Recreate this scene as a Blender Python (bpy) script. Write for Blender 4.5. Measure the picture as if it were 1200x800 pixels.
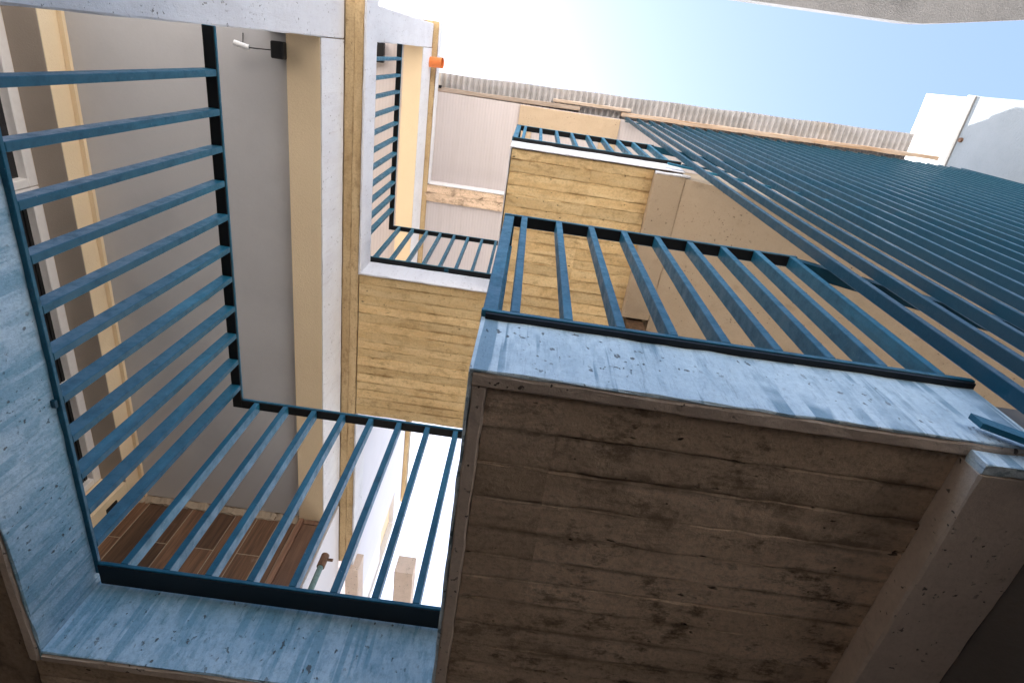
import bpy, bmesh, math, random
from mathutils import Vector, Matrix
random.seed(7)
for o in list(bpy.data.objects): bpy.data.objects.remove(o)
SC = bpy.context.scene
COL = SC.collection
OZ = 1.8                      # eye height above the courtyard floor

# ------------------------------------------------------------------ camera
cam_d = bpy.data.cameras.new('camera'); cam = bpy.data.objects.new('camera', cam_d); COL.objects.link(cam)
cam_d.sensor_width = 36; cam_d.lens = 36 * 687.25 / 1200; cam_d.clip_start = .02; cam_d.clip_end = 3000
R = ((0.98958273, -0.13654878, 0.04561198), (0.14275266, 0.88966066, -0.43373446), (0.01864673, 0.43572736, 0.89988553))
m = Matrix.Identity(4)
for r in range(3):
    m[r][0] = R[0][r]; m[r][1] = -R[1][r]; m[r][2] = -R[2][r]
m[2][3] = OZ
cam.matrix_world = m
SC.camera = cam

# ------------------------------------------------------------------ sky, sun, exposure
SUN = Vector((-.47, .31, .826)).normalized()        # direction towards the sun
elev = math.asin(SUN.z); azim = math.atan2(SUN.x, SUN.y)
W = bpy.data.worlds.new('World'); SC.world = W; W.use_nodes = True
nt = W.node_tree; nt.nodes.clear()
sky = nt.nodes.new('ShaderNodeTexSky'); sky.sky_type = 'NISHITA'; sky.sun_disc = False
sky.sun_elevation = elev; sky.sun_rotation = azim
sky.air_density = 1.0; sky.dust_density = 2.2; sky.ozone_density = .35
bg = nt.nodes.new('ShaderNodeBackground'); bg.inputs[1].default_value = .122
wo = nt.nodes.new('ShaderNodeOutputWorld')
nt.links.new(sky.outputs[0], bg.inputs[0]); nt.links.new(bg.outputs[0], wo.inputs[0])
sl = bpy.data.lights.new('sun', 'SUN'); sl.energy = 5.0; sl.angle = math.radians(.5); sl.color = (1, .96, .9)
so = bpy.data.objects.new('sun', sl); COL.objects.link(so)
so.rotation_euler = SUN.to_track_quat('Z', 'Y').to_euler(); so.location = SUN * 40
SC.view_settings.view_transform = 'Standard'; SC.view_settings.look = 'None'
SC.view_settings.exposure = 2.02; SC.view_settings.gamma = 1.0
SC.render.engine = 'CYCLES'
SC.cycles.max_bounces = 10; SC.cycles.diffuse_bounces = 6

# ------------------------------------------------------------------ materials
class NT:
    def __init__(s, name, rough=.8, spec=.3, metal=0):
        s.m = bpy.data.materials.new(name); s.m.use_nodes = True
        s.t = s.m.node_tree; s.b = s.t.nodes['Principled BSDF']
        s.b.inputs['Roughness'].default_value = rough; s.b.inputs['Metallic'].default_value = metal
        s.b.inputs['Specular IOR Level'].default_value = spec
        g = s.t.nodes.new('ShaderNodeNewGeometry'); s.pos = g.outputs['Position']
        s.rand = s.t.nodes.new('ShaderNodeObjectInfo').outputs['Random']
        s.bump = None
    def lk(s, a, b): s.t.links.new(a, b)
    def map(s, sc, jitter=False):
        n = s.t.nodes.new('ShaderNodeMapping'); n.inputs['Scale'].default_value = sc
        s.lk(s.pos, n.inputs['Vector'])
        if jitter:
            c = s.t.nodes.new('ShaderNodeVectorMath'); c.operation = 'SCALE'; c.inputs[0].default_value = (37, 51, 23)
            s.lk(s.rand, c.inputs['Scale']); s.lk(c.outputs[0], n.inputs['Location'])
        return n.outputs[0]
    def noise(s, sc=(1, 1, 1), scale=1., det=4., rough=.6, jitter=False, dist=0.):
        n = s.t.nodes.new('ShaderNodeTexNoise'); s.lk(s.map(sc, jitter), n.inputs['Vector'])
        n.inputs['Scale'].default_value = scale; n.inputs['Detail'].default_value = det
        n.inputs['Roughness'].default_value = rough; n.inputs['Distortion'].default_value = dist
        return n.outputs[0]
    def voro(s, sc=(1, 1, 1), scale=20., jitter=False):
        n = s.t.nodes.new('ShaderNodeTexVoronoi'); s.lk(s.map(sc, jitter), n.inputs['Vector']); n.inputs['Scale'].default_value = scale
        return n.outputs['Distance']
    def wave(s, axis, scale, dist=0.):
        n = s.t.nodes.new('ShaderNodeTexWave'); n.wave_profile = 'SIN'; n.bands_direction = axis
        s.lk(s.pos, n.inputs['Vector']); n.inputs['Scale'].default_value = scale; n.inputs['Distortion'].default_value = dist
        return n.outputs['Fac']
    def rng(s, v, a, b, lo=0., hi=1.):
        n = s.t.nodes.new('ShaderNodeMapRange'); n.interpolation_type = 'SMOOTHSTEP'
        s.lk(v, n.inputs[0])
        for i, x in enumerate((a, b, lo, hi)): n.inputs[i + 1].default_value = x
        return n.outputs[0]
    def math(s, op, a, b):
        n = s.t.nodes.new('ShaderNodeMath'); n.operation = op
        for i, x in enumerate((a, b)):
            if isinstance(x, (int, float)): n.inputs[i].default_value = x
            else: s.lk(x, n.inputs[i])
        return n.outputs[0]
    def mix(s, fac, a, b, mode='MIX'):
        n = s.t.nodes.new('ShaderNodeMix'); n.data_type = 'RGBA'; n.blend_type = mode
        for i, x in ((0, fac), (6, a), (7, b)):
            if isinstance(x, (int, float)): n.inputs[i].default_value = x
            elif isinstance(x, tuple): n.inputs[i].default_value = (*x, 1)
            else: s.lk(x, n.inputs[i])
        return n.outputs[2]
    def addbump(s, h, dist, strength=1.):
        n = s.t.nodes.new('ShaderNodeBump'); n.inputs['Distance'].default_value = dist; n.inputs['Strength'].default_value = strength
        s.lk(h, n.inputs['Height'])
        if s.bump: s.lk(s.bump, n.inputs['Normal'])
        s.bump = n.outputs[0]
    def done(s, col):
        if isinstance(col, tuple): s.b.inputs['Base Color'].default_value = (*col, 1)
        else: s.lk(col, s.b.inputs['Base Color'])
        if s.bump: s.lk(s.bump, s.b.inputs['Normal'])
        return s.m

def m_board(name, base, dark, axis, warm=(.5, .34, .18), sm=.6):
    n = NT(name, .88, .18)
    st = (3.0, 46, 46) if axis == 'x' else (46, 3.0, 46)
    st2 = (1.1, 7, 7) if axis == 'x' else (7, 1.1, 7)
    grain = n.noise(st, 1, 6, .7, True, .3)
    broad = n.noise(st2, 1.5, 6, .7, True, .6)
    blot = n.noise((1, 1, 1), 4.5, 8, .72)
    big = n.noise((1, 1, 1), 1.4, 4, .6)
    fine = n.noise((1, 1, 1), 70, 5, .75)
    smear = n.noise((9, 15, 15) if axis == 'x' else (15, 9, 15), 1, 9, .8)
    c = n.mix(n.rng(broad, .34, .66), base, warm)
    c = n.mix(n.rng(grain, .52, .8, 0, .1), c, dark)
    c = n.mix(n.math('MULTIPLY', n.rng(smear, .49, .64), n.rng(big, .38, .6, .2 * sm, .95 * sm)), c, dark)
    c = n.mix(n.math('MULTIPLY', n.rng(blot, .52, .66), n.rng(broad, .62, .45, .1 * sm, .7 * sm)), c, dark)
    c = n.mix(n.rng(n.noise((1, 1, 1), 9, 7, .7), .56, .72, 0, .4), c, tuple(min(1, x * 1.25 + .03) for x in warm))
    c = n.mix(n.rng(fine, .42, .75, 0, .4), c, dark)
    tc = n.t.nodes.new('ShaderNodeTexCoord'); sx = n.t.nodes.new('ShaderNodeSeparateXYZ'); n.lk(tc.outputs['Generated'], sx.inputs[0])
    ed = n.math('ABSOLUTE', n.math('SUBTRACT', sx.outputs[1 if axis == 'x' else 0], .5), 0)
    seam = n.math('MULTIPLY', n.rng(n.math('ADD', ed, n.math('MULTIPLY', n.math('SUBTRACT', blot, .5), .55)), .30, .52), n.rng(n.noise((2, 2, 2), 1.6, 4), .40, .62, .05, .8))
    c = n.mix(seam, c, dark)
    v = n.t.nodes.new('ShaderNodeHueSaturation'); n.lk(c, v.inputs['Color']); n.lk(n.rng(n.rand, 0, 1, .88, 1.1), v.inputs['Value'])
    pit = n.math('MULTIPLY', n.rng(n.noise((1, 1.6, 1), 38, 2, .5), .70, .76), n.rng(n.noise((1, 1, 1), 4), .45, .6))
    pit2 = n.math('MULTIPLY', n.rng(n.noise((2, 5, 1) if axis == 'x' else (5, 2, 1), 7, 3, .6), .70, .75), .9)
    pit = n.math('MAXIMUM', pit, pit2)
    c = n.mix(pit, v.outputs[0], (.045, .03, .02))
    n.addbump(grain, .002, .5); n.addbump(smear, .006, .7); n.addbump(blot, .018, .8); n.addbump(fine, .003, .7); n.addbump(n.math('SUBTRACT', 1., pit), .008, 1)
    return n.done(c)

def m_face(name, base, wash, deep, streak=(9, 9, 1.3), k=1., pitc=(.12, .12, .12), lo=.46, wd=.14, drip=0.):
    n = NT(name, .74, .28)
    big = n.noise((1, 1, 1), 2.8, 7, .68)
    s1 = n.noise(streak, 1.6, 9, .74)
    s2 = n.noise((streak[0] * 3, streak[1] * 3, streak[2] * 1.6), 1.7, 6, .7)
    fine = n.noise((1, 1, 1), 85, 5, .75)
    c = n.mix(n.rng(big, .36, .68, 0, .75 * k), base, wash)
    c = n.mix(n.rng(s1, lo, lo + wd, 0, .6 * k), c, wash)
    if drip:
        d1 = n.math('MULTIPLY', n.rng(n.noise((30, 30, 1.2), 1, 3, .5), .53, .58), n.rng(n.noise((4, 4, 4), 1, 3), .40, .53))
        c = n.mix(n.math('MULTIPLY', d1, drip), c, wash)
    c = n.mix(n.math('MULTIPLY', n.rng(s2, .55, .72), n.rng(big, .4, .62, .1, .8 * k)), c, deep)
    c = n.mix(n.rng(fine, .4, .78, 0, .4 * k), c, deep)
    msk = n.rng(n.noise((1, 1, 1), 6.5, 3), .44, .6)
    pit = n.math('MULTIPLY', n.rng(n.noise((1, 1, .75), 70, 2, .5), .66, .71), msk)
    pit2 = n.rng(n.noise((1, 1, .8), 38, 2.5, .5), .735, .765)
    pit = n.math('MAXIMUM', pit, pit2)
    c = n.mix(n.math('MULTIPLY', pit, .85), c, pitc)
    n.addbump(n.math('SUBTRACT', 1., pit), .006, 1); n.addbump(s1, .007, .8); n.addbump(s2, .003, .7); n.addbump(fine, .003, .8); n.addbump(big, .02, .4)
    return n.done(c)

def m_plaster(name, base, dark, scale=120, b=.002, blot=.25, rough=.9):
    n = NT(name, rough, .2)
    f = n.noise((1, 1, 1), scale, 4, .7); g = n.noise((1, 1, 1), 1.7, 5, .6)
    c = n.mix(n.rng(g, .4, .7, 0, blot), base, dark)
    c = n.mix(n.rng(f, .55, .75, 0, .3), c, dark)
    n.addbump(f, b, .9)
    return n.done(c)

def m_paint(name, base, light, dark, rough=.45, spec=.4, mott=1.):
    n = NT(name, rough, spec)
    g = n.noise((1, 1, 1), 26, 6, .75, True); b = n.noise((6, 6, 1.2), 2, 5, .65, True); f = n.noise((1, 1, 1), 150, 3, .6)
    c = n.mix(n.rng(g, .45, .75, 0, .45 * mott), base, dark)
    c = n.mix(n.rng(b, .5, .72, 0, .5 * mott), c, light)
    c = n.mix(n.math('MULTIPLY', n.rng(f, .68, .74), .4 * mott), c, (.30, .36, .38))
    n.lk(n.rng(g, .3, .7, rough - .08, rough + .18), n.b.inputs['Roughness']); n.addbump(g, .0015, .5); n.addbump(f, .0006, .5)
    return n.done(c)

def m_wood(name, a, b, axis):
    n = NT(name, .55, .4)
    st = {'x': (2, 40, 40), 'y': (40, 2, 40), 'z': (40, 40, 2)}[axis]
    g = n.noise(st, 1, 6, .65, True, .6); h = n.noise((1, 1, 1), 4, 4, .6, True)
    c = n.mix(n.rng(g, .35, .7), a, b)
    c = n.mix(n.rng(h, .62, .75, 0, .5), c, (.3, .24, .19))
    v = n.t.nodes.new('ShaderNodeHueSaturation'); n.lk(c, v.inputs['Color']); n.lk(n.rng(n.rand, 0, 1, .65, 1.3), v.inputs['Value'])
    n.addbump(g, .0012, .5)
    return n.done(v.outputs[0])

def m_plain(name, col, rough=.6, spec=.3, metal=0, var=.2, scale=30):
    n = NT(name, rough, spec, metal)
    f = n.noise((1, 1, 1), scale, 4, .6)
    n.addbump(f, .001, .4)
    return n.done(n.mix(n.rng(f, .4, .7, 0, var), col, tuple(x * .5 for x in col)))

M = {}
M['bx'] = m_board('board_concrete_x', (.74, .51, .25), (.34, .20, .08), 'x', (.80, .60, .33))
M['by'] = m_board('board_concrete_y', (.56, .395, .21), (.24, .145, .065), 'y', (.66, .49, .28))
M['bxd'] = m_board('shaded_board_concrete', (.60, .44, .31), (.12, .08, .052), 'x', (.76, .57, .42), .95)  # darker copy of the board concrete, lower-level shade put into its colour
M['byd'] = m_board('shaded_board_concrete_y', (.34, .245, .175), (.08, .05, .033), 'y', (.44, .325, .24), .9)  # same shaded copy with the boards running the other way
M['beamd'] = m_face('weathered_beam_concrete', (.74, .60, .50), (.62, .49, .40), (.36, .27, .2), (3, 3, 3), .7, (.08, .06, .05))
M['dark'] = m_plaster('shaded_dark_concrete', (.2, .17, .15), (.12, .1, .09), 30, .004, .5)  # shade under the lower flight put into a darker concrete colour
M['core'] = m_plaster('raw_concrete', (.34, .27, .19), (.18, .14, .1), 40, .004)
M['smooth'] = m_face('smooth_soffit_concrete', (.50, .385, .27), (.45, .34, .23), (.30, .21, .13), (2, 2, 2), .5, (.16, .11, .08))
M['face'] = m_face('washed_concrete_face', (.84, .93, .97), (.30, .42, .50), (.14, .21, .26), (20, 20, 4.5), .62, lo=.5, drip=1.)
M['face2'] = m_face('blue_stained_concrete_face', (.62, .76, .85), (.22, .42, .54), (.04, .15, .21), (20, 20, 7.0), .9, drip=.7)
M['white'] = m_face('white_washed_concrete', (.69, .69, .72), (.60, .585, .615), (.5, .46, .46), (7, 7, 1.2), .7, (.25, .22, .2))
M['tan'] = m_plaster('tan_render', (.78, .62, .42), (.64, .49, .31), 110, .004, .2)
M['brown'] = m_plaster('shaded_lintel_tan', (.34, .285, .24), (.27, .22, .18), 110, .003, .3)  # shade of the window recess put into a darker tan
M['grey'] = m_plaster('grey_ceiling_paint', (.50, .49, .50), (.42, .41, .42), 60, .0008, .6)
M['pink'] = NT('pale_ceiling_board', .6, .3)
_n = M['pink']; _g = _n.wave('X', 9.0, .2); _h = _n.noise((14, 1, 1), 1.2, 4, .6)
_c = _n.mix(_n.rng(_g, .0, .10, .35, 0), (.55, .50, .50), (.40, .36, .355)); _c = _n.mix(_n.rng(_h, .45, .7, 0, .35), _c, (.49, .44, .43))
_n.addbump(_n.rng(_g, 0, .15), .004, .6); M['pink'] = _n.done(_c)
M['blue'] = m_paint('teal_blue_paint', (.007, .105, .165), (.025, .20, .30), (.003, .035, .06), .42, .42, 1.2)
M['bluedk'] = m_paint('dark_teal_paint', (.004, .055, .09), (.012, .10, .16), (.002, .02, .035), .4, .35, .15)
M['plank'] = m_wood('brown_wood_look_tile', (.135, .07, .04), (.06, .03, .017), 'z')
M['plank2'] = m_wood('pale_wood_look_tile', (.2, .11, .07), (.12, .06, .04), 'z')
M['grout'] = m_plain('cream_grout', (.30, .24, .18), .9)
M['frame'] = m_plain('white_window_frame', (.72, .68, .66), .5, .4, 0, .1)
M['glass'] = m_plain('dark_window_glass', (.008, .008, .01), .06, .6, 0, .3, 3)
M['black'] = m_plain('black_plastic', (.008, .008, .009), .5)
M['wplastic'] = m_plain('white_plastic', (.75, .75, .76), .4)
M['orange'] = m_plain('orange_pvc', (.72, .20, .05), .45, .4, 0, .25)
M['rust'] = m_plain('rusty_iron', (.16, .09, .06), .75, .3, .2, .7, 40)
M['verd'] = m_plain('green_painted_iron', (.12, .2, .21), .6, .3, 0, .6, 50)
M['timber'] = m_wood('dark_timber', (.1, .055, .03), (.035, .02, .012), 'y')
M['batten'] = m_wood('weathered_batten', (.48, .39, .33), (.3, .23, .17), 'x')
M['rbatten'] = m_wood('rust_stained_batten', (.46, .37, .30), (.33, .2, .11), 'x')
_n = NT('dusty_corrugated_sheet', .7, .3); _g = _n.noise((3, 9, 3), 1, 5, .6); _h = _n.noise((1, 1, 1), 2.2, 4)
_c = _n.mix(_n.rng(_g, .35, .7), (.47, .46, .47), (.36, .35, .35)); _c = _n.mix(_n.rng(_h, .5, .7, 0, .5), _c, (.46, .40, .34)); M['corr'] = _n.done(_c)
M['nwhite'] = m_plaster('white_painted_wall', (.78, .79, .80), (.62, .64, .66), 34, .008, .2)
_n = NT('cracked_white_paint', .85, .2); _v = _n.t.nodes.new('ShaderNodeTexVoronoi'); _v.feature = 'DISTANCE_TO_EDGE'; _v.inputs['Scale'].default_value = 2.6
_d = _n.noise((1, 1, 1), 6, 5, .7); _a = _n.t.nodes.new('ShaderNodeVectorMath'); _a.operation = 'ADD'; _n.lk(_n.pos, _a.inputs[0]); _n.lk(_n.math('MULTIPLY', _d, .5), _a.inputs[1]); _n.lk(_a.outputs[0], _v.inputs['Vector'])
_k = _n.math('MULTIPLY', _n.rng(_v.outputs['Distance'], .022, .008), _n.rng(_n.noise((1, 1, 1), 2.3, 2), .52, .6)); _c = _n.mix(_n.rng(_n.noise((1, 1, 1), 5, 5), .5, .7, 0, .3), (.78, .79, .80), (.6, .62, .64)); _n.addbump(_n.math('SUBTRACT', 1., _k), .01, 1)
M['cracked'] = _n.done(_n.mix(_k, _c, (.06, .06, .06)))
M['ngrey'] = m_plaster('rough_cast_grey', (.21, .21, .215), (.09, .09, .095), 42, .02, .5)
M['ground'] = m_plaster('pale_paving', (.74, .69, .62), (.66, .61, .55), 6, .003, .5)
M['asphalt'] = m_plaster('unseen_dark_paving', (.06, .05, .042), (.035, .03, .026), 9, .004, .6)
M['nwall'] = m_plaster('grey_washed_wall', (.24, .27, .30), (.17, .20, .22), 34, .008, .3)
M['far'] = m_plaster('lavender_wall_paint', (.66, .65, .70), (.58, .57, .61), 40, .001, .3)

# ------------------------------------------------------------------ builders
def link(name, me, mat, parent=None, loc=(0, 0, 0)):
    o = bpy.data.objects.new(name, me); COL.objects.link(o); o.location = loc
    if parent: o.parent = parent
    if mat and not me.materials: me.materials.append(mat)
    return o
def tag(o, label=None, cat=None, group=None, kind=None):
    for k, v in (('label', label), ('category', cat), ('group', group), ('kind', kind)):
        if v: o[k] = v
    return o
class Thing:
    def __init__(s, name, base, label, cat, group=None):
        s.base = Vector((base[0], base[1], base[2] + OZ))
        s.o = bpy.data.objects.new(name, None); COL.objects.link(s.o); s.o.location = s.base; s.o.empty_display_size = .1
        tag(s.o, label, cat, group)
    def add(s, name, bm, mat, parent=None):
        for v in bm.verts: v.co = v.co + Vector((0, 0, OZ)) - s.base
        me = bpy.data.meshes.new(name); bmesh.ops.recalc_face_normals(bm, faces=bm.faces[:]); bm.to_mesh(me); bm.free()
        return link(name, me, M[mat], parent or s.o)
def single(name, bm, mat, base, label=None, cat=None, group=None, kind=None):
    b = Vector(base)
    for v in bm.verts: v.co -= b
    me = bpy.data.meshes.new(name); bmesh.ops.recalc_face_normals(bm, faces=bm.faces[:]); bm.to_mesh(me); bm.free()
    return tag(link(name, me, M[mat], None, (b.x, b.y, b.z + OZ)), label, cat, group, kind)

def box(bm, x0, x1, y0, y1, z0, z1, bev=0.):
    vs = [bm.verts.new((x, y, z)) for z in (z0, z1) for y in (y0, y1) for x in (x0, x1)]
    fs = [bm.faces.new([vs[i] for i in q]) for q in ((0, 2, 3, 1), (4, 5, 7, 6), (0, 1, 5, 4), (2, 6, 7, 3), (0, 4, 6, 2), (1, 3, 7, 5))]
    if bev:
        es = list({e for f in fs for e in f.edges})
        bmesh.ops.bevel(bm, geom=es, offset=bev, segments=1, affect='EDGES', profile=.5)
    return bm
def bxm(*a, **k): return box(bmesh.new(), *a, **k)
def rough(x0, x1, y0, y1, z0, z1, axis='x', step=.06, jit=.003, bev=.004, seed=0, jz=1.):
    """long cast piece: rows of cross-sections with uneven edges"""
    rnd = random.Random(seed * 131 + 5)
    bm = bmesh.new(); L = (x1 - x0) if axis == 'x' else (y1 - y0) if axis == 'y' else (z1 - z0)
    n = max(2, min(60, int(L / step))); rows = []
    if axis == 'x': a0, a1, b0, b1 = y0, y1, z0, z1
    elif axis == 'y': a0, a1, b0, b1 = x0, x1, z0, z1
    else: a0, a1, b0, b1 = x0, x1, y0, y1
    c = min(bev, (a1 - a0) * .3, (b1 - b0) * .3)
    prof = [(a0 + c, b0), (a1 - c, b0), (a1, b0 + c), (a1, b1 - c), (a1 - c, b1), (a0 + c, b1), (a0, b1 - c), (a0, b0 + c)]
    for i in range(n + 1):
        t = i / n; row = []
        ja = [rnd.uniform(-jit, jit) for _ in range(8)]; jb = [rnd.uniform(-jit, jit) * jz for _ in range(8)]
        for k, (a, b) in enumerate(prof):
            a += ja[k]; b += jb[k] * .6
            p = {'x': (x0 + t * L, a, b), 'y': (a, y0 + t * L, b), 'z': (a, b, z0 + t * L)}[axis]
            row.append(bm.verts.new(p))
        rows.append(row)
    for i in range(n):
        for k in range(8):
            bm.faces.new((rows[i][k], rows[i][(k + 1) % 8], rows[i + 1][(k + 1) % 8], rows[i + 1][k]))
    bm.faces.new(rows[0]); bm.faces.new(rows[-1])
    return bm
def cyl(bm, p0, p1, r, n=16, r1=None, cap=True):
    p0 = Vector(p0); p1 = Vector(p1); d = (p1 - p0).normalized(); u = d.orthogonal().normalized(); w = d.cross(u); r1 = r if r1 is None else r1
    A = [bm.verts.new(p0 + (u * math.cos(2 * math.pi * i / n) + w * math.sin(2 * math.pi * i / n)) * r) for i in range(n)]
    B = [bm.verts.new(p1 + (u * math.cos(2 * math.pi * i / n) + w * math.sin(2 * math.pi * i / n)) * r1) for i in range(n)]
    for i in range(n): bm.faces.new((A[i], A[(i + 1) % n], B[(i + 1) % n], B[i]))
    if cap: bm.faces.new(A); bm.faces.new(B)
    return bm
def prism(pts, z0, z1):
    bm = bmesh.new(); a = [bm.verts.new((x, y, z0)) for x, y in pts]; b = [bm.verts.new((x, y, z1)) for x, y in pts]; n = len(pts)
    for i in range(n): bm.faces.new((a[i], a[(i + 1) % n], b[(i + 1) % n], b[i]))
    bm.faces.new(a[::-1]); bm.faces.new(b); return bm
def boards(T, parent, x0, x1, y0, y1, z, axis, pitch, gap=.0004, mat=None, seed=1, depth=.016, cuts=()):
    """board-marked soffit: each board imprint a piece of its own, uneven in height and edge"""
    rnd = random.Random(seed); lo, hi = (y0, y1) if axis == 'x' else (x0, x1); p = lo
    while p < hi - .02:
        w = pitch * rnd.uniform(.82, 1.2); q = min(hi, p + w)
        if hi - q < pitch * .4: q = hi
        dz = rnd.uniform(0, .0045)
        xs = [x0] + [c + rnd.uniform(-.004, .004) for c in cuts] + [x1] if axis == 'x' else [0, 1]
        for u, v in zip(xs[:-1], xs[1:]):
            if axis == 'x': bm = rough(u + .0002, v - .0002, p + gap / 2, q - gap / 2, z + dz, z + depth + .01, 'x', .05, .003, .003, rnd.randint(0, 9999))
            else: bm = rough(p + gap / 2, q - gap / 2, y0, y1, z + dz, z + depth + .01, 'y', .06, .003, .003, rnd.randint(0, 9999))
            T.add('soffit_board', bm, mat or ('bx' if axis == 'x' else 'by'), parent)
        p = q

# ================================================================== ground
single('ground', bxm(-300, 300, -300, 300, -OZ - .2, -OZ), 'ground', (0, 0, -OZ), kind='structure')

single('unseen_dark_floor', bxm(-4, 5.59, -4.4, 8.99, -OZ, -OZ + .004), 'asphalt', (0, 0, -OZ), kind='structure')  # unseen floor kept dark to cut light bounced onto the lower soffits
single('light_blocking_wall', rough(-4, 3.2, -2.5, -2.3, -OZ, 1.3, 'x', .3, .006, .01, 90), 'ngrey', (0, -2.4, -OZ), 'unseen grey wall added behind the viewer to block light from the street', 'wall')  # added out of view to keep sunlit street bounce off the lower soffits

single('light_blocking_wall', rough(-4.2, -4.0, -2.29, 3.6, -OZ, 1.3, 'y', .3, .006, .01, 91), 'ngrey', (-4.1, 1, -OZ), 'unseen grey wall added beside the gallery building to block low light', 'wall')  # second added blocker, shuts out low light from the left

# ================================================================== gallery building on the left
XE, YC = -1.06, 1.535
G = Thing('gallery_building', (-1.9, 1.7, -OZ), 'tan and grey concrete apartment building with open galleries stacked round the court corner', 'building')

# ---- second floor gallery slab (nearest)
s2 = G.add('gallery_slab', bxm(-3.2, XE - .036, -.2, 3.6, .982, 1.185), 'core')
s2b = G.add('gallery_slab', bxm(XE - .036, -.0502, YC + .036, 2.74, .982, 1.184), 'core')
G.add('slab_edge', rough(XE - .008, XE, -.2, YC + .034, .960, 1.19, 'y', .05, .0016, .003, 3), 'face2', s2)
G.add('slab_edge', rough(XE + .001, -.0502, YC, YC + .008, .958, 1.189, 'x', .05, .0016, .003, 4), 'face2', s2b)
G.add('drip_strip', rough(XE - .036, XE - .009, -.2, YC + .034, .956, 1.18, 'y', .05, .002, .004, 31), 'beamd', s2)
G.add('drip_strip', rough(XE + .001, -.0502, YC + .009, YC + .036, .955, 1.18, 'x', .05, .002, .004, 41), 'beamd', s2b)
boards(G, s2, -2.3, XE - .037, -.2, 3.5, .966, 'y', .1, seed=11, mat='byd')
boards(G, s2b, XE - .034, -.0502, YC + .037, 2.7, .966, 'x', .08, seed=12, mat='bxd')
# ---- third floor slab
s3 = G.add('gallery_slab', bxm(-3.2, XE - .016, -.19, 4.4, 3.945, 4.18), 'core')
s3b = G.add('gallery_slab', bxm(XE - .016, -.118, YC + .012, 2.735, 3.945, 4.179), 'core')
G.add('slab_edge', rough(XE - .015, XE, -.19, YC + .011, 3.918, 4.188, 'y', .06, .002, .004, 5), 'white', s3)
G.add('slab_edge', rough(XE - .012, -.12, YC, YC + .012, 3.92, 4.187, 'x', .06, .002, .004, 6), 'white', s3b)
G.add('slab_edge', rough(XE - .015, XE, 2.75, 4.4, 3.918, 4.188, 'y', .06, .002, .004, 7), 'white', s3)
boards(G, s3, -1.192, XE - .017, -.19, 4.38, 3.926, 'y', .062, seed=13)
boards(G, s3b, XE - .008, -.121, YC + .014, 2.735, 3.926, 'x', .076, seed=14)
# ---- top slab
s4 = G.add('roof_slab', bxm(-3.2, -1.136, -.2, 6.45, 7.09, 7.24), 'core')
s4b = G.add('roof_slab', bxm(-1.136, -.19, 1.518, 1.72, 7.09, 7.239), 'core')
G.add('slab_edge', rough(-1.135, -1.122, -.2, 1.51, 7.068, 7.245, 'y', .07, .002, .004, 8), 'white', s4)
G.add('slab_edge', rough(-1.121, -.19, 1.505, 1.517, 7.068, 7.244, 'x', .07, .002, .004, 9), 'white', s4b)
boards(G, s4, -1.195, -1.137, -.2, 6.45, 7.074, 'y', .06, seed=15)
G.add('soffit_board', rough(-1.27, -1.196, -.2, .05, 7.074, 7.1, 'y', .09, .0028, .004, 66), 'by', s4)
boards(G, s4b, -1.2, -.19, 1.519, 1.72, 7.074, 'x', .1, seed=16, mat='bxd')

# ---- edge beams: rendered soffit, white outer side
for z0, z1, nm in ((3.515, 3.924, 1), (6.56, 7.07, 2)):
    b = G.add('edge_beam', bxm(-1.388, -1.203, .062, 3.535, z0, z1), 'tan')
    G.add('beam_side', rough(-1.202, -1.194, .062, 3.56, z0 + .003, z1 - .001, 'y', .08, .0012, .002, 20 + nm), 'white', b)
# ---- end piers
for z0, z1 in ((1.19, 3.922), (4.19, 7.07)):
    G.add('end_pier', rough(-1.5, -1.1945, -.175, .058, z0, z1, 'z', .1, .003, .006, int(z0 * 10)), 'white')
# ---- gallery ceilings
G.add('ceiling', bxm(-2.64, -1.389, .02, 3.53, 3.555, 3.6), 'grey')
G.add('ceiling', bxm(-2.64, -1.389, .02, 3.53, 6.63, 6.68), 'pink')
G.add('ceiling_trim', bxm(-2.648, -2.62, .02, 3.53, 3.53, 3.554), 'tan')
# ---- back wall of the gallery with the window recess
w = G.add('gallery_wall', bxm(-2.9, -2.65, -.2, 3.6, 3.395, 3.56), 'tan')
G.add('lintel_soffit', bxm(-2.834, -2.652, -.2, 3.27, 3.39, 3.3945), 'brown', w)
G.add('gallery_wall', bxm(-2.9, -2.65, 3.27, 3.6, 1.19, 3.394), 'tan')
G.add('gallery_wall', bxm(-2.9, -2.65, -.2, 3.6, 4.19, 6.65), 'tan')
G.add('gallery_wall', bxm(-2.9, -2.65, -.2, 3.6, -OZ, .96), 'tan')
G.add('vent_grille', bxm(-2.655, -2.64, 3.33, 3.42, 3.15, 3.26), 'black')
for (a, b) in ((-.15, 1.07), (1.075, 2.42), (2.425, 3.265)):
    wn = G.add('window', bxm(-2.90, -2.885, a + .05, b - .05, 1.26, 3.32), 'glass')
    for (y0, y1, z0, z1) in ((a, b, 3.325, 3.393), (a, a + .05, 1.2, 3.324), (b - .05, b, 1.2, 3.324), (a + .051, b - .051, 1.2, 1.25)):
        G.add('window_frame', bxm(-2.9, -2.835, y0, y1, z0, z1, bev=.004), 'frame', wn)
    for q in range(1, 26):
        zz = 3.32 - q * .035
        G.add('shutter_slat', bxm(-2.884, -2.872, a + .052, b - .052, zz, zz + .026), 'black', wn) if a > 1 else None
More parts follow.
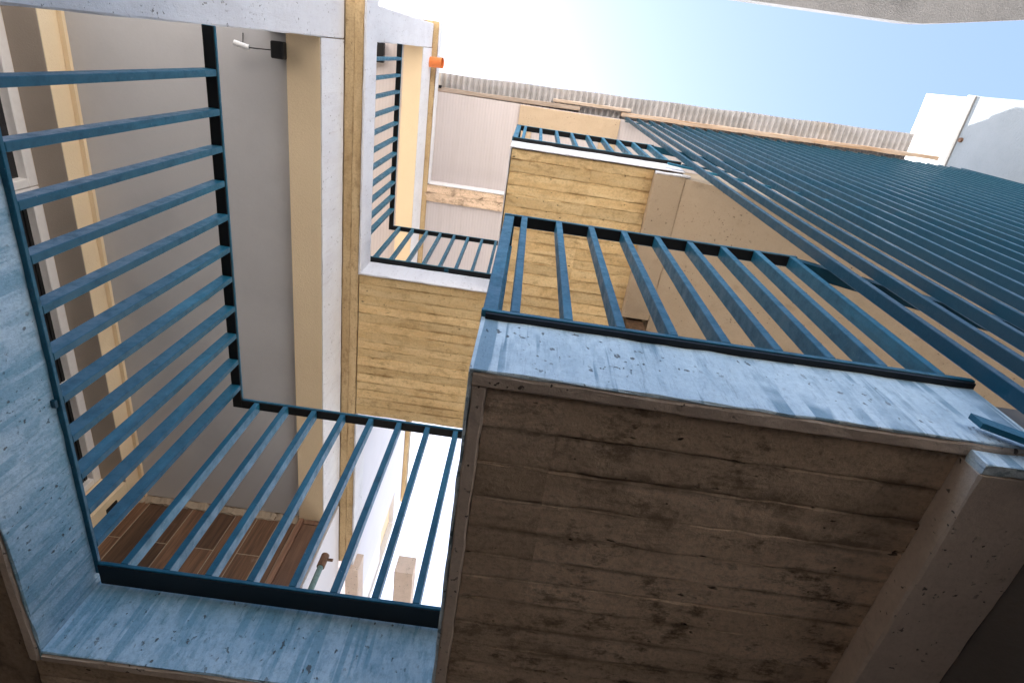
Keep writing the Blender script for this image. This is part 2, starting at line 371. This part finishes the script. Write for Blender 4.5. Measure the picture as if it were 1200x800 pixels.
# ---- end wall with wood-look tiles
ew = G.add('end_wall', bxm(-2.66, -1.386, 3.547, 3.7, 1.19, 3.6), 'grout')
x = -2.73; k = 0
while x < -1.42:
    x0, x1 = max(x, -2.648) + .003, min(x + .1705, -1.402) - .003
    js = [1.2, 1.55, 2.35, 3.12, 3.53] if k % 2 == 0 else [1.2, 1.9, 2.72, 3.505]
    for a, b in zip(js[:-1], js[1:]): G.add('wall_tile', bxm(x0, x1, 3.545, 3.565, a + .003, b - .003, bev=.0015), 'plank', ew)
    x += .1705; k += 1
G.add('mortar_edge', rough(-2.64, -1.4, 3.535, 3.548, 3.48, 3.556, 'x', .03, .011, .01, 40), 'grout', ew)
ep = G.add('end_pier', bxm(-1.385, -1.2, 3.537, 3.7, 1.19, 3.92), 'grout')
G.add('trim_strip', bxm(-1.385, -1.345, 3.505, 3.536, 1.19, 3.51, bev=.003), 'plank2', ep)
G.add('wall_tile', bxm(-1.34, -1.203, 3.515, 3.536, 1.19, 3.46, bev=.002), 'plank2', ep)
G.add('wall_tile', bxm(-1.34, -1.203, 3.515, 3.536, 3.466, 3.512, bev=.002), 'plank2', ep)
# ---- white side wall further along, upper wall with its window
G.add('side_wall', bxm(-1.4, -1.196, 3.72, 9, 1.19, 3.924), 'far')
uw = G.add('side_wall', bxm(-1.4, -1.198, 2.75, 5.8, 4.19, 7.07), 'far')
G.add('side_wall', bxm(-1.4, -1.199, 5.8, 6.4, 6.55, 7.07), 'far')
G.add('window_recess', bxm(-1.36, -1.26, 5.8, 6.6, 5.8, 6.549), 'tan', uw)
G.add('window_panel', bxm(-1.32, -1.21, 5.803, 6.38, 4.19, 5.799), 'frame', uw)
G.add('window_jamb', bxm(-1.26, -1.19, 6.385, 6.44, 4.19, 6.54), 'frame', uw)
G.add('unseen_ground_wall', bxm(-2.6, 5.55, 3.2, 3.5, -OZ, .95), 'dark')  # unseen back wall stretched across to block low light from behind
# ---- gallery ceiling over the cross walkway and roof over the court
G.add('ceiling', bxm(-1.193, -.17, 1.722, 3.4, 7.1, 7.14), 'pink')
rf = G.add('roof', bxm(-1.155, 5.0, .5, 3.4, 7.25, 7.29), 'pink')
def corrugated(x0, x1, ya, yb, y1, z, pitch=.068, amp=.02):
    bm = bmesh.new(); n = int((x1 - x0) / pitch * 8); rows = []
    for i in range(n + 1):
        x = x0 + (x1 - x0) * i / n; zz = z + amp * math.sin(2 * math.pi * (x - x0) / pitch)
        t = (x - x0) / (x1 - x0); ye = ya + (yb - ya) * t + .004 * math.sin(x * 7)
        rows.append([bm.verts.new((x, ye, zz)), bm.verts.new((x, y1, zz)), bm.verts.new((x, y1, zz + .004)), bm.verts.new((x, ye, zz + .004))])
    for i in range(n):
        for k in range(4): bm.faces.new((rows[i][k], rows[i][(k + 1) % 4], rows[i + 1][(k + 1) % 4], rows[i + 1][k]))
    bm.faces.new(rows[0]); bm.faces.new(rows[-1]); return bm
G.add('corrugated_sheet', corrugated(-1.17, 4.38, .305, .19, 3.4, 7.345), 'corr', rf)
def skew(bm, x0, k):
    for v in bm.verts: v.co.y -= (v.co.x - x0) * k
    return bm
G.add('eave_batten', skew(rough(-1.15, .52, .452, .498, 7.268, 7.33, 'x', .12, .003, .004, 51), -1.15, .012), 'batten', rf)
G.add('eave_batten', skew(rough(.2, 1.1, .405, .44, 7.272, 7.326, 'x', .12, .003, .004, 52), -1.15, .012), 'batten', rf)
G.add('eave_batten', skew(rough(1.0, 4.72, .45, .496, 7.262, 7.33, 'x', .12, .004, .004, 53), -1.15, .012), 'rbatten', rf)
G.add('eave_bracket', bxm(-1.15, -1.09, .43, .46, 7.25, 7.3), 'black', rf)
G.add('roof_beam', bxm(-.165, 1.0, .505, .73, 7.225, 7.2495, bev=.003), 'smooth', rf)
G.add('roof_beam', bxm(.80, .999, .732, 3.3, 7.224, 7.2495, bev=.003), 'smooth', rf)
G.add('roof_beam', bxm(-.165, .0, .732, 3.3, 7.224, 7.2495, bev=.003), 'smooth', rf)

# ================================================================== staircase
ST = Thing('concrete_staircase', (.5, 1.2, -OZ), 'board-marked concrete staircase with stacked landings jutting into the court', 'staircase')
def landing(zb, zt, xl, xr, bx0, bx1, edge_mat, strip, seed, bmat, cuts):
    YF = .525
    l = ST.add('landing', bxm(xl + strip + .001, xr - .002, YF + strip + .001, 2.72, zb + .03, zt - .006), 'core')
    t = .007
    ST.add('landing_edge', rough(xl, xr, YF, YF + t, zb + .002, zt, 'x', .05, .0016, .003, seed), edge_mat, l)
    ST.add('landing_edge', rough(xl, xl + t, YF + t + .001, 2.72, zb + .002, zt - .001, 'y', .05, .0016, .003, seed + 1), edge_mat, l)
    if strip > .02:
        ST.add('drip_strip', rough(xl + t, xr - .002, YF + t, YF + strip, zb, zt - .008, 'x', .04, .002, .004, seed + 8), 'beamd', l)
        ST.add('drip_strip', rough(xl + t, xl + strip, YF + strip + .001, 2.72, zb + .001, zt - .009, 'y', .04, .002, .004, seed + 9), 'beamd', l)
    boards(ST, l, xl + strip + .001, bx0 - .001, YF + strip + .002, 2.72, zb + .008, 'x', .074, seed=seed + 2, mat=bmat, cuts=cuts)
    b = ST.add('beam', rough(bx0, bx1, YF + .03 + (.012 if strip > .02 else 0), 1.555, zb - .05, zb + .029, 'y', .05, .002, .005, seed + 3), 'smooth' if strip < .02 else 'beamd')
    ST.add('beam_end', rough(bx0 + .002, xr + .03, YF + .016, YF + .0285 + (.012 if strip > .02 else 0), zb - .048, zb - .002, 'x', .03, .002, .003, seed + 4), edge_mat, b)
    return l
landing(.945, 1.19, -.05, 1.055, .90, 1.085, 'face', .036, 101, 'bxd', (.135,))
landing(3.92, 4.19, -.118, 1.02, .825, 1.02, 'white', .012, 201, 'bx', (.42,))
# flights going down to the right
def flight(x0, z0, length, slope, y0, y1, thick, mat):
    bm = bmesh.new(); n = max(2, int(length / .27)); pr = [(x0, z0)]
    pr2 = [(x0, z0 + thick)]
    rise = slope * length / n; run = length / n
    for i in range(n): pr2 += [(x0 + run * (i + .999), z0 + thick - rise * i), (x0 + run * (i + 1), z0 + thick - rise * (i + 1))]
    pts = pr + [(x0 + length, z0 - slope * length)] + pr2[::-1]
    a = [bm.verts.new((x, y0, z)) for x, z in pts]; b = [bm.verts.new((x, y1, z)) for x, z in pts]
    for i in range(len(pts)): bm.faces.new((a[i], a[(i + 1) % len(pts)], b[(i + 1) % len(pts)], b[i]))
    bm.faces.new(a); bm.faces.new(b[::-1]); return ST.add('flight', bm, mat)
flight(1.022, 3.875, 2.35, .66, .56, 1.66, .3, 'smooth')
ST.add('half_landing', bxm(3.373, 4.9, .56, 2.7, 2.31, 2.55), 'smooth')
flight(1.088, .9, 3.9, .66, .56, 1.66, .28, 'dark')
ST.add('unseen_shade_pier', bxm(.93, 1.07, 1.3, 1.6, -OZ, .893), 'dark')  # added out of view to darken the soffit beside the beam
ST.add('stair_wall', bxm(3.4, 4.9, 2.72, 2.9, -OZ, 7.2), 'tan')

# ================================================================== railings
def bar_mesh(name, w, d, h):
    bm = bxm(-w / 2, w / 2, -d / 2, d / 2, 0, h, bev=.0015); me = bpy.data.meshes.new(name)
    bmesh.ops.recalc_face_normals(bm, faces=bm.faces[:]); bm.to_mesh(me); bm.free(); return me
RW = .042
def bars(T, me, pts, z, mat):
    for (x, y) in pts:
        o = link('baluster', me, M[mat], T.o, Vector((x, y, z + OZ)) - T.base)
        o.rotation_euler = (random.uniform(-.0025, .0025), random.uniform(-.0025, .0025), random.uniform(-.03, .03))
def gallery_railing(xo, yo, zb, zt, label, xs, ys, y0, xend, mat):
    """xo, yo: outer faces of the two arms"""
    T = Thing('gallery_railing', (xo - .02, yo + .02, zb), label, 'railing')
    h = zt - zb
    T.add('top_rail', bxm(xo - .042, xo, y0, yo + .042, zt - .012, zt, bev=.0015), mat)
    T.add('top_rail', bxm(xo + .0005, xend, yo, yo + .042, zt - .012, zt, bev=.0015), mat)
    T.add('bottom_rail', bxm(xo - .04, xo, y0, yo + .04, zb - .012, zb, bev=.0015), mat)
    T.add('bottom_rail', bxm(xo + .0005, xend, yo, yo + .04, zb - .012, zb, bev=.0015), mat)
    T.add('dark_under_strip', bxm(xo - .039, xo - .003, y0 + .002, yo + .039, zt - .0165, zt - .0122), 'black')  # black strips added to darken the top rail's underside
    T.add('dark_under_strip', bxm(xo - .0025, xend - .002, yo + .003, yo + .039, zt - .0165, zt - .0122), 'black')
    T.add('dark_under_strip', bxm(xo - .002, xend - .002, yo + .004, yo + .075, zb - .015, zb - .0122), 'black')  # black strip standing in for the shadow below the bottom rail
    bars(T, bar_mesh('baluster', RW, .021, h - .0175), [(xo - .021, y) for y in ys], zb + .0003, mat)
    bars(T, bar_mesh('baluster', .021, RW, h - .0175), [(x, yo + .021) for x in xs], zb + .0003, mat)
    return T
T = gallery_railing(-1.047, 1.455, 1.19, 2.085, 'teal steel railing along the blue stained corner of the lower gallery', [-.981 + .1208 * i for i in range(8)],
                [.187 + .1205 * i for i in range(11)], .06 - .01, -.055, 'blue')
for y in (.3, .9): T.add('fixing_foot', bxm(-1.07, -1.05, y, y + .02, 1.165, 1.1735), 'bluedk')
T = gallery_railing(-1.092, 1.50, 4.215, 5.1, 'teal steel railing of the upper gallery above the tan board-marked soffit', [-1.04 + .124 * i for i in range(8)],
                [.155 + .1203 * i for i in range(11)], .06 - .01, -.12, 'blue')
T.add('fixing_foot', bxm(-1.13, -1.1, .7, .73, 4.186, 4.203), 'bluedk'); T.add('fixing_foot', bxm(-.5, -.47, 1.51, 1.54, 4.186, 4.203), 'bluedk')

def landing_railing(yo, zb, zt, xl, xr, xs, label, back):
    T = Thing('landing_railing', (.5, yo, zb), label, 'railing'); h = zt - zb
    T.add('top_rail', bxm(xl, xr, yo, yo + .042, zt - .012, zt, bev=.0015), 'blue')
    T.add('top_rail', bxm(xl, xl + .04, yo + .0425, back, zt - .012, zt - .0005, bev=.0015), 'blue')
    T.add('bottom_rail', bxm(xl, xr + .05, yo, yo + .04, zb - .014, zb, bev=.0015), 'blue')
    T.add('bottom_rail', bxm(xl, xl + .04, yo + .0405, back, zb - .014, zb - .0005, bev=.0015), 'blue')
    T.add('dark_under_strip', bxm(xl + .002, xr - .002, yo + .003, yo + .039, zt - .0165, zt - .0122), 'black')  # black strips that darken the underside of the top rail
    T.add('dark_under_strip', bxm(xl + .003, xl + .037, yo + .0405, back, zt - .0165, zt - .0128), 'black')
    T.add('dark_under_strip', bxm(xl + .01, xr + .045, yo + .003, yo + .036, zb - .0235, zb - .0142), 'black')  # shadow beneath the bottom rail, drawn as a black strip
    T.add('post', bxm(xl + .002, xl + .036, yo + .003, yo + .03, zb + .0003, zt - .0168, bev=.002), 'blue')
    bars(T, bar_mesh('baluster', .021, RW, h - .0175), [(x, yo + .0205) for x in xs], zb + .0003, 'blue')
    bars(T, bar_mesh('baluster', RW, .021, h - .0175), [(xl + .02, yo + .12 + .12 * i) for i in range(int((back - yo - .1) / .12))], zb + .0003, 'blue')
    # handrail of the flight that goes down to the right
    sl = -.70; x0 = xr - .005
    def strip(xa, xb, za, y0, y1, t):
        bm = bmesh.new(); zb_ = za + (xb - xa) * sl
        v = [bm.verts.new(p) for p in ((xa, y0, za - t), (xb, y0, zb_ - t), (xb, y0, zb_), (xa, y0, za), (xa, y1, za - t), (xb, y1, zb_ - t), (xb, y1, zb_), (xa, y1, za))]
        for q in ((0, 1, 2, 3), (4, 7, 6, 5), (0, 4, 5, 1), (1, 5, 6, 2), (2, 6, 7, 3), (3, 7, 4, 0)): bm.faces.new([v[i] for i in q])
        return bm
    T.add('stair_handrail', strip(x0, x0 + 1.9, zt - .013, yo + .004, yo + .048, .05), 'bluedk')
    T.add('stair_lower_rail', strip(xr - .085, x0 + 1.9, zb - .19, yo - .008, yo + .004, .036), 'blue')
    return T
landing_railing(.508, 1.2, 2.085, -.052, 1.012, [.022 + .1196 * i for i in range(8)] + [.991], 'teal steel railing on the pale streaked edge of the lower stair landing', 1.42)
landing_railing(.50, 4.215, 5.02, -.122, 1.0, [-.05 + .1255 * i for i in range(9)], 'small teal steel railing on the upper stair landing beneath the roof', 1.46)

# ================================================================== tall screen of vertical bars
S = Thing('bar_screen', (3.0, .48, .8), 'tall screen of close dark teal vertical bars rising to the corrugated roof', 'screen')
fm = bar_mesh('vertical_bar', .022, .036, 7.25 - .8)
for i in range(30):
    o = link('vertical_bar', fm, M['bluedk'], S.o, Vector((1.062 + .1365 * i,   .482, .8 + OZ)) - S.base); o.rotation_euler.z = math.radians(random.uniform(-1.5, 1.5))
for z in (.85, 4.14, 7.18): S.add('cross_rail', bxm(1.05, 5.06,   .5092, .518, z, z + .04), 'bluedk')

# ================================================================== small fittings
bm = bmesh.new(); cyl(bm, (-1.22, .2, 6.98), (-1.055, .19, 6.955), .052, 20, cap=False); cyl(bm, (-1.055, .19, 6.955), (-1.22, .2, 6.98), .046, 20, cap=False)
cyl(bm, (-1.075, .191, 6.958), (-1.05, .19, 6.954), .056, 20, cap=False)
single('drain_spout', bm, 'orange', (-1.2, .2, 6.98), 'short orange plastic drain spout poking out under the roof edge', 'drain spout')
T = Thing('water_pipe', (-1.15, 3.75, 1.19), 'rusty capped water pipe standing against the white side wall', 'pipe')
T.add('pipe', cyl(bmesh.new(), (-1.13, 3.72, 1.19), (-1.13, 3.72, 3.27), .022, 12), 'verd'); T.add('elbow', cyl(bmesh.new(), (-1.13, 3.72, 3.25), (-1.13, 3.72, 3.37), .031, 12), 'rust'); T.add('plug', cyl(bmesh.new(), (-1.10, 3.72, 3.33), (-1.06, 3.72, 3.33), .012, 10), 'rust')
def lampbox(p, s, label):
    T = Thing('floodlight', p, label, 'floodlight')
    x, y, z = p
    T.add('housing', bxm(x - s / 2, x + s / 2, y - s * .62, y + s * .62, z - .09, z - .012, bev=.006), 'black')
    T.add('bracket', bxm(x - .02, x + .02, y - .02, y + .02, z - .0125, z + .0), 'black')
lampbox((-1.42, .155, 3.555), .07, 'black floodlight box under the grey ceiling of the lower gallery')
lampbox((-1.67, .17, 6.63), .15, 'black floodlight box under the pale ceiling of the upper gallery')
T = Thing('lamp_socket', (-1.61, .15, 3.555), 'white bare lamp socket dangling on a wire from the grey ceiling', 'lamp socket')
T.add('socket', cyl(bmesh.new(), (-1.66, .15, 3.49), (-1.58, .165, 3.49), .014, 12), 'wplastic')
bm = bmesh.new(); cyl(bm, (-1.62, .155, 3.505), (-1.64, .1, 3.556), .003, 6); cyl(bm, (-1.58, .165, 3.49), (-1.45, .16, 3.53), .003, 6); T.add('wire', bm, 'black')
T = Thing('junction_box', (-2.0, 1.705, 3.555), 'small open junction box set in the grey gallery ceiling', 'junction box')
T.add('ring', cyl(bmesh.new(), (-2.0, 1.705, 3.556), (-2.0, 1.705, 3.548), .04, 16), 'rust'); T.add('opening', cyl(bmesh.new(), (-2.0, 1.705, 3.5478), (-2.0, 1.705, 3.5465), .03, 16), 'black')
for x0, x1, y0, lab in ((-.68, -.505, 4.44, 'sawn concrete beam end jutting alone against the white sky'), (-1.135, -1.015, 4.49, 'sawn concrete beam end beside the white side wall')):
    single('concrete_beam', rough(x0, x1, y0, 9, 3.94, 4.14, 'y', .2, .004, .005, int(x0 * -90)), 'beamd', ((x0 + x1) / 2, y0, 3.94), lab, 'beam')
FB = Thing('garden_wall', (-.4, 9.1, -OZ), 'plain tan wall far behind carrying the concrete beam ends', 'wall')
FB.add('wall', bxm(-1.3, 1.2, 9.0, 9.25, -OZ, 4.14), 'tan')
for i, (x0, x1, y0, y1, lab) in enumerate(((.86, .985, 1.575, 1.66, 'dark timber prop head under the upper landing beside the stair beam'), (1.045, 1.13, 1.67, 1.73, 'narrow dark timber prop head tucked behind the upper stair flight'))):
    single('timber_prop', bxm(x0, x1, y0, y1 + .02, 3.72, 3.925 - i * .05, bev=.005), 'timber', ((x0 + x1) / 2, y0, 3.72), lab, 'timber')

# ================================================================== neighbouring buildings
XN = 5.6
N = Thing('white_building', (XN + 2, 5, -OZ), 'white painted building with cracked parapet rising beyond the end of the roof', 'building')
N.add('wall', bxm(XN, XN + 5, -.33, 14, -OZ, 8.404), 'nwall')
N.add('parapet', rough(XN + .01, XN + .4, -.31, 14, 8.52, 9.52, 'y', .3, .004, .01, 70), 'cracked')
N.add('ledge', bxm(XN - .05, XN + .4, -.335, 14, 8.421, 8.519, bev=.006), 'nwhite')
N.add('ledge_seam', bxm(XN - .012, XN + .3, -.331, 14, 8.405, 8.4195), 'ngrey')
N.add('pipe_bracket', cyl(bmesh.new(), (XN - .03, .2, 8.33), (XN + .02, .2, 8.33), .03, 10), 'rust')
O = Thing('opposite_building', (11.5, -3.6, -OZ), 'rough grey concrete building across the court with a rounded roof overhang', 'building')
pts = [(1.2, -1.0), (4.55, -1.045), (4.75, -1.06), (4.92, -1.085), (5.1, -1.115), (6.15, -1.30), (9, -1.85), (13.2, -2.2), (13.2, -6), (10, -6), (9.6, -2.6), (1.2, -2.3)]
O.add('roof_overhang', prism(pts, 8.72, 9.0), 'ngrey')
O.add('wall', bxm(10.2, 13, -5.8, -2.4, -OZ, 8.715), 'ngrey')
K = Thing('rooftop_shadow_blocker', (4.5, 2.5, 7.36), 'stepped white bulkhead on the roof, added unseen to shade the white building', 'blocker')  # unseen block, shaped to cast the stepped shadow next door
for y0, y1, zt in ((1.15, 3.4, 10.55), (.99, 1.149, 10.42), (.75, .989, 10.28), (.6, .749, 9.95)): K.add('wall', bxm(4.3, 4.5, y0, y1, 7.36, zt), 'nwhite')
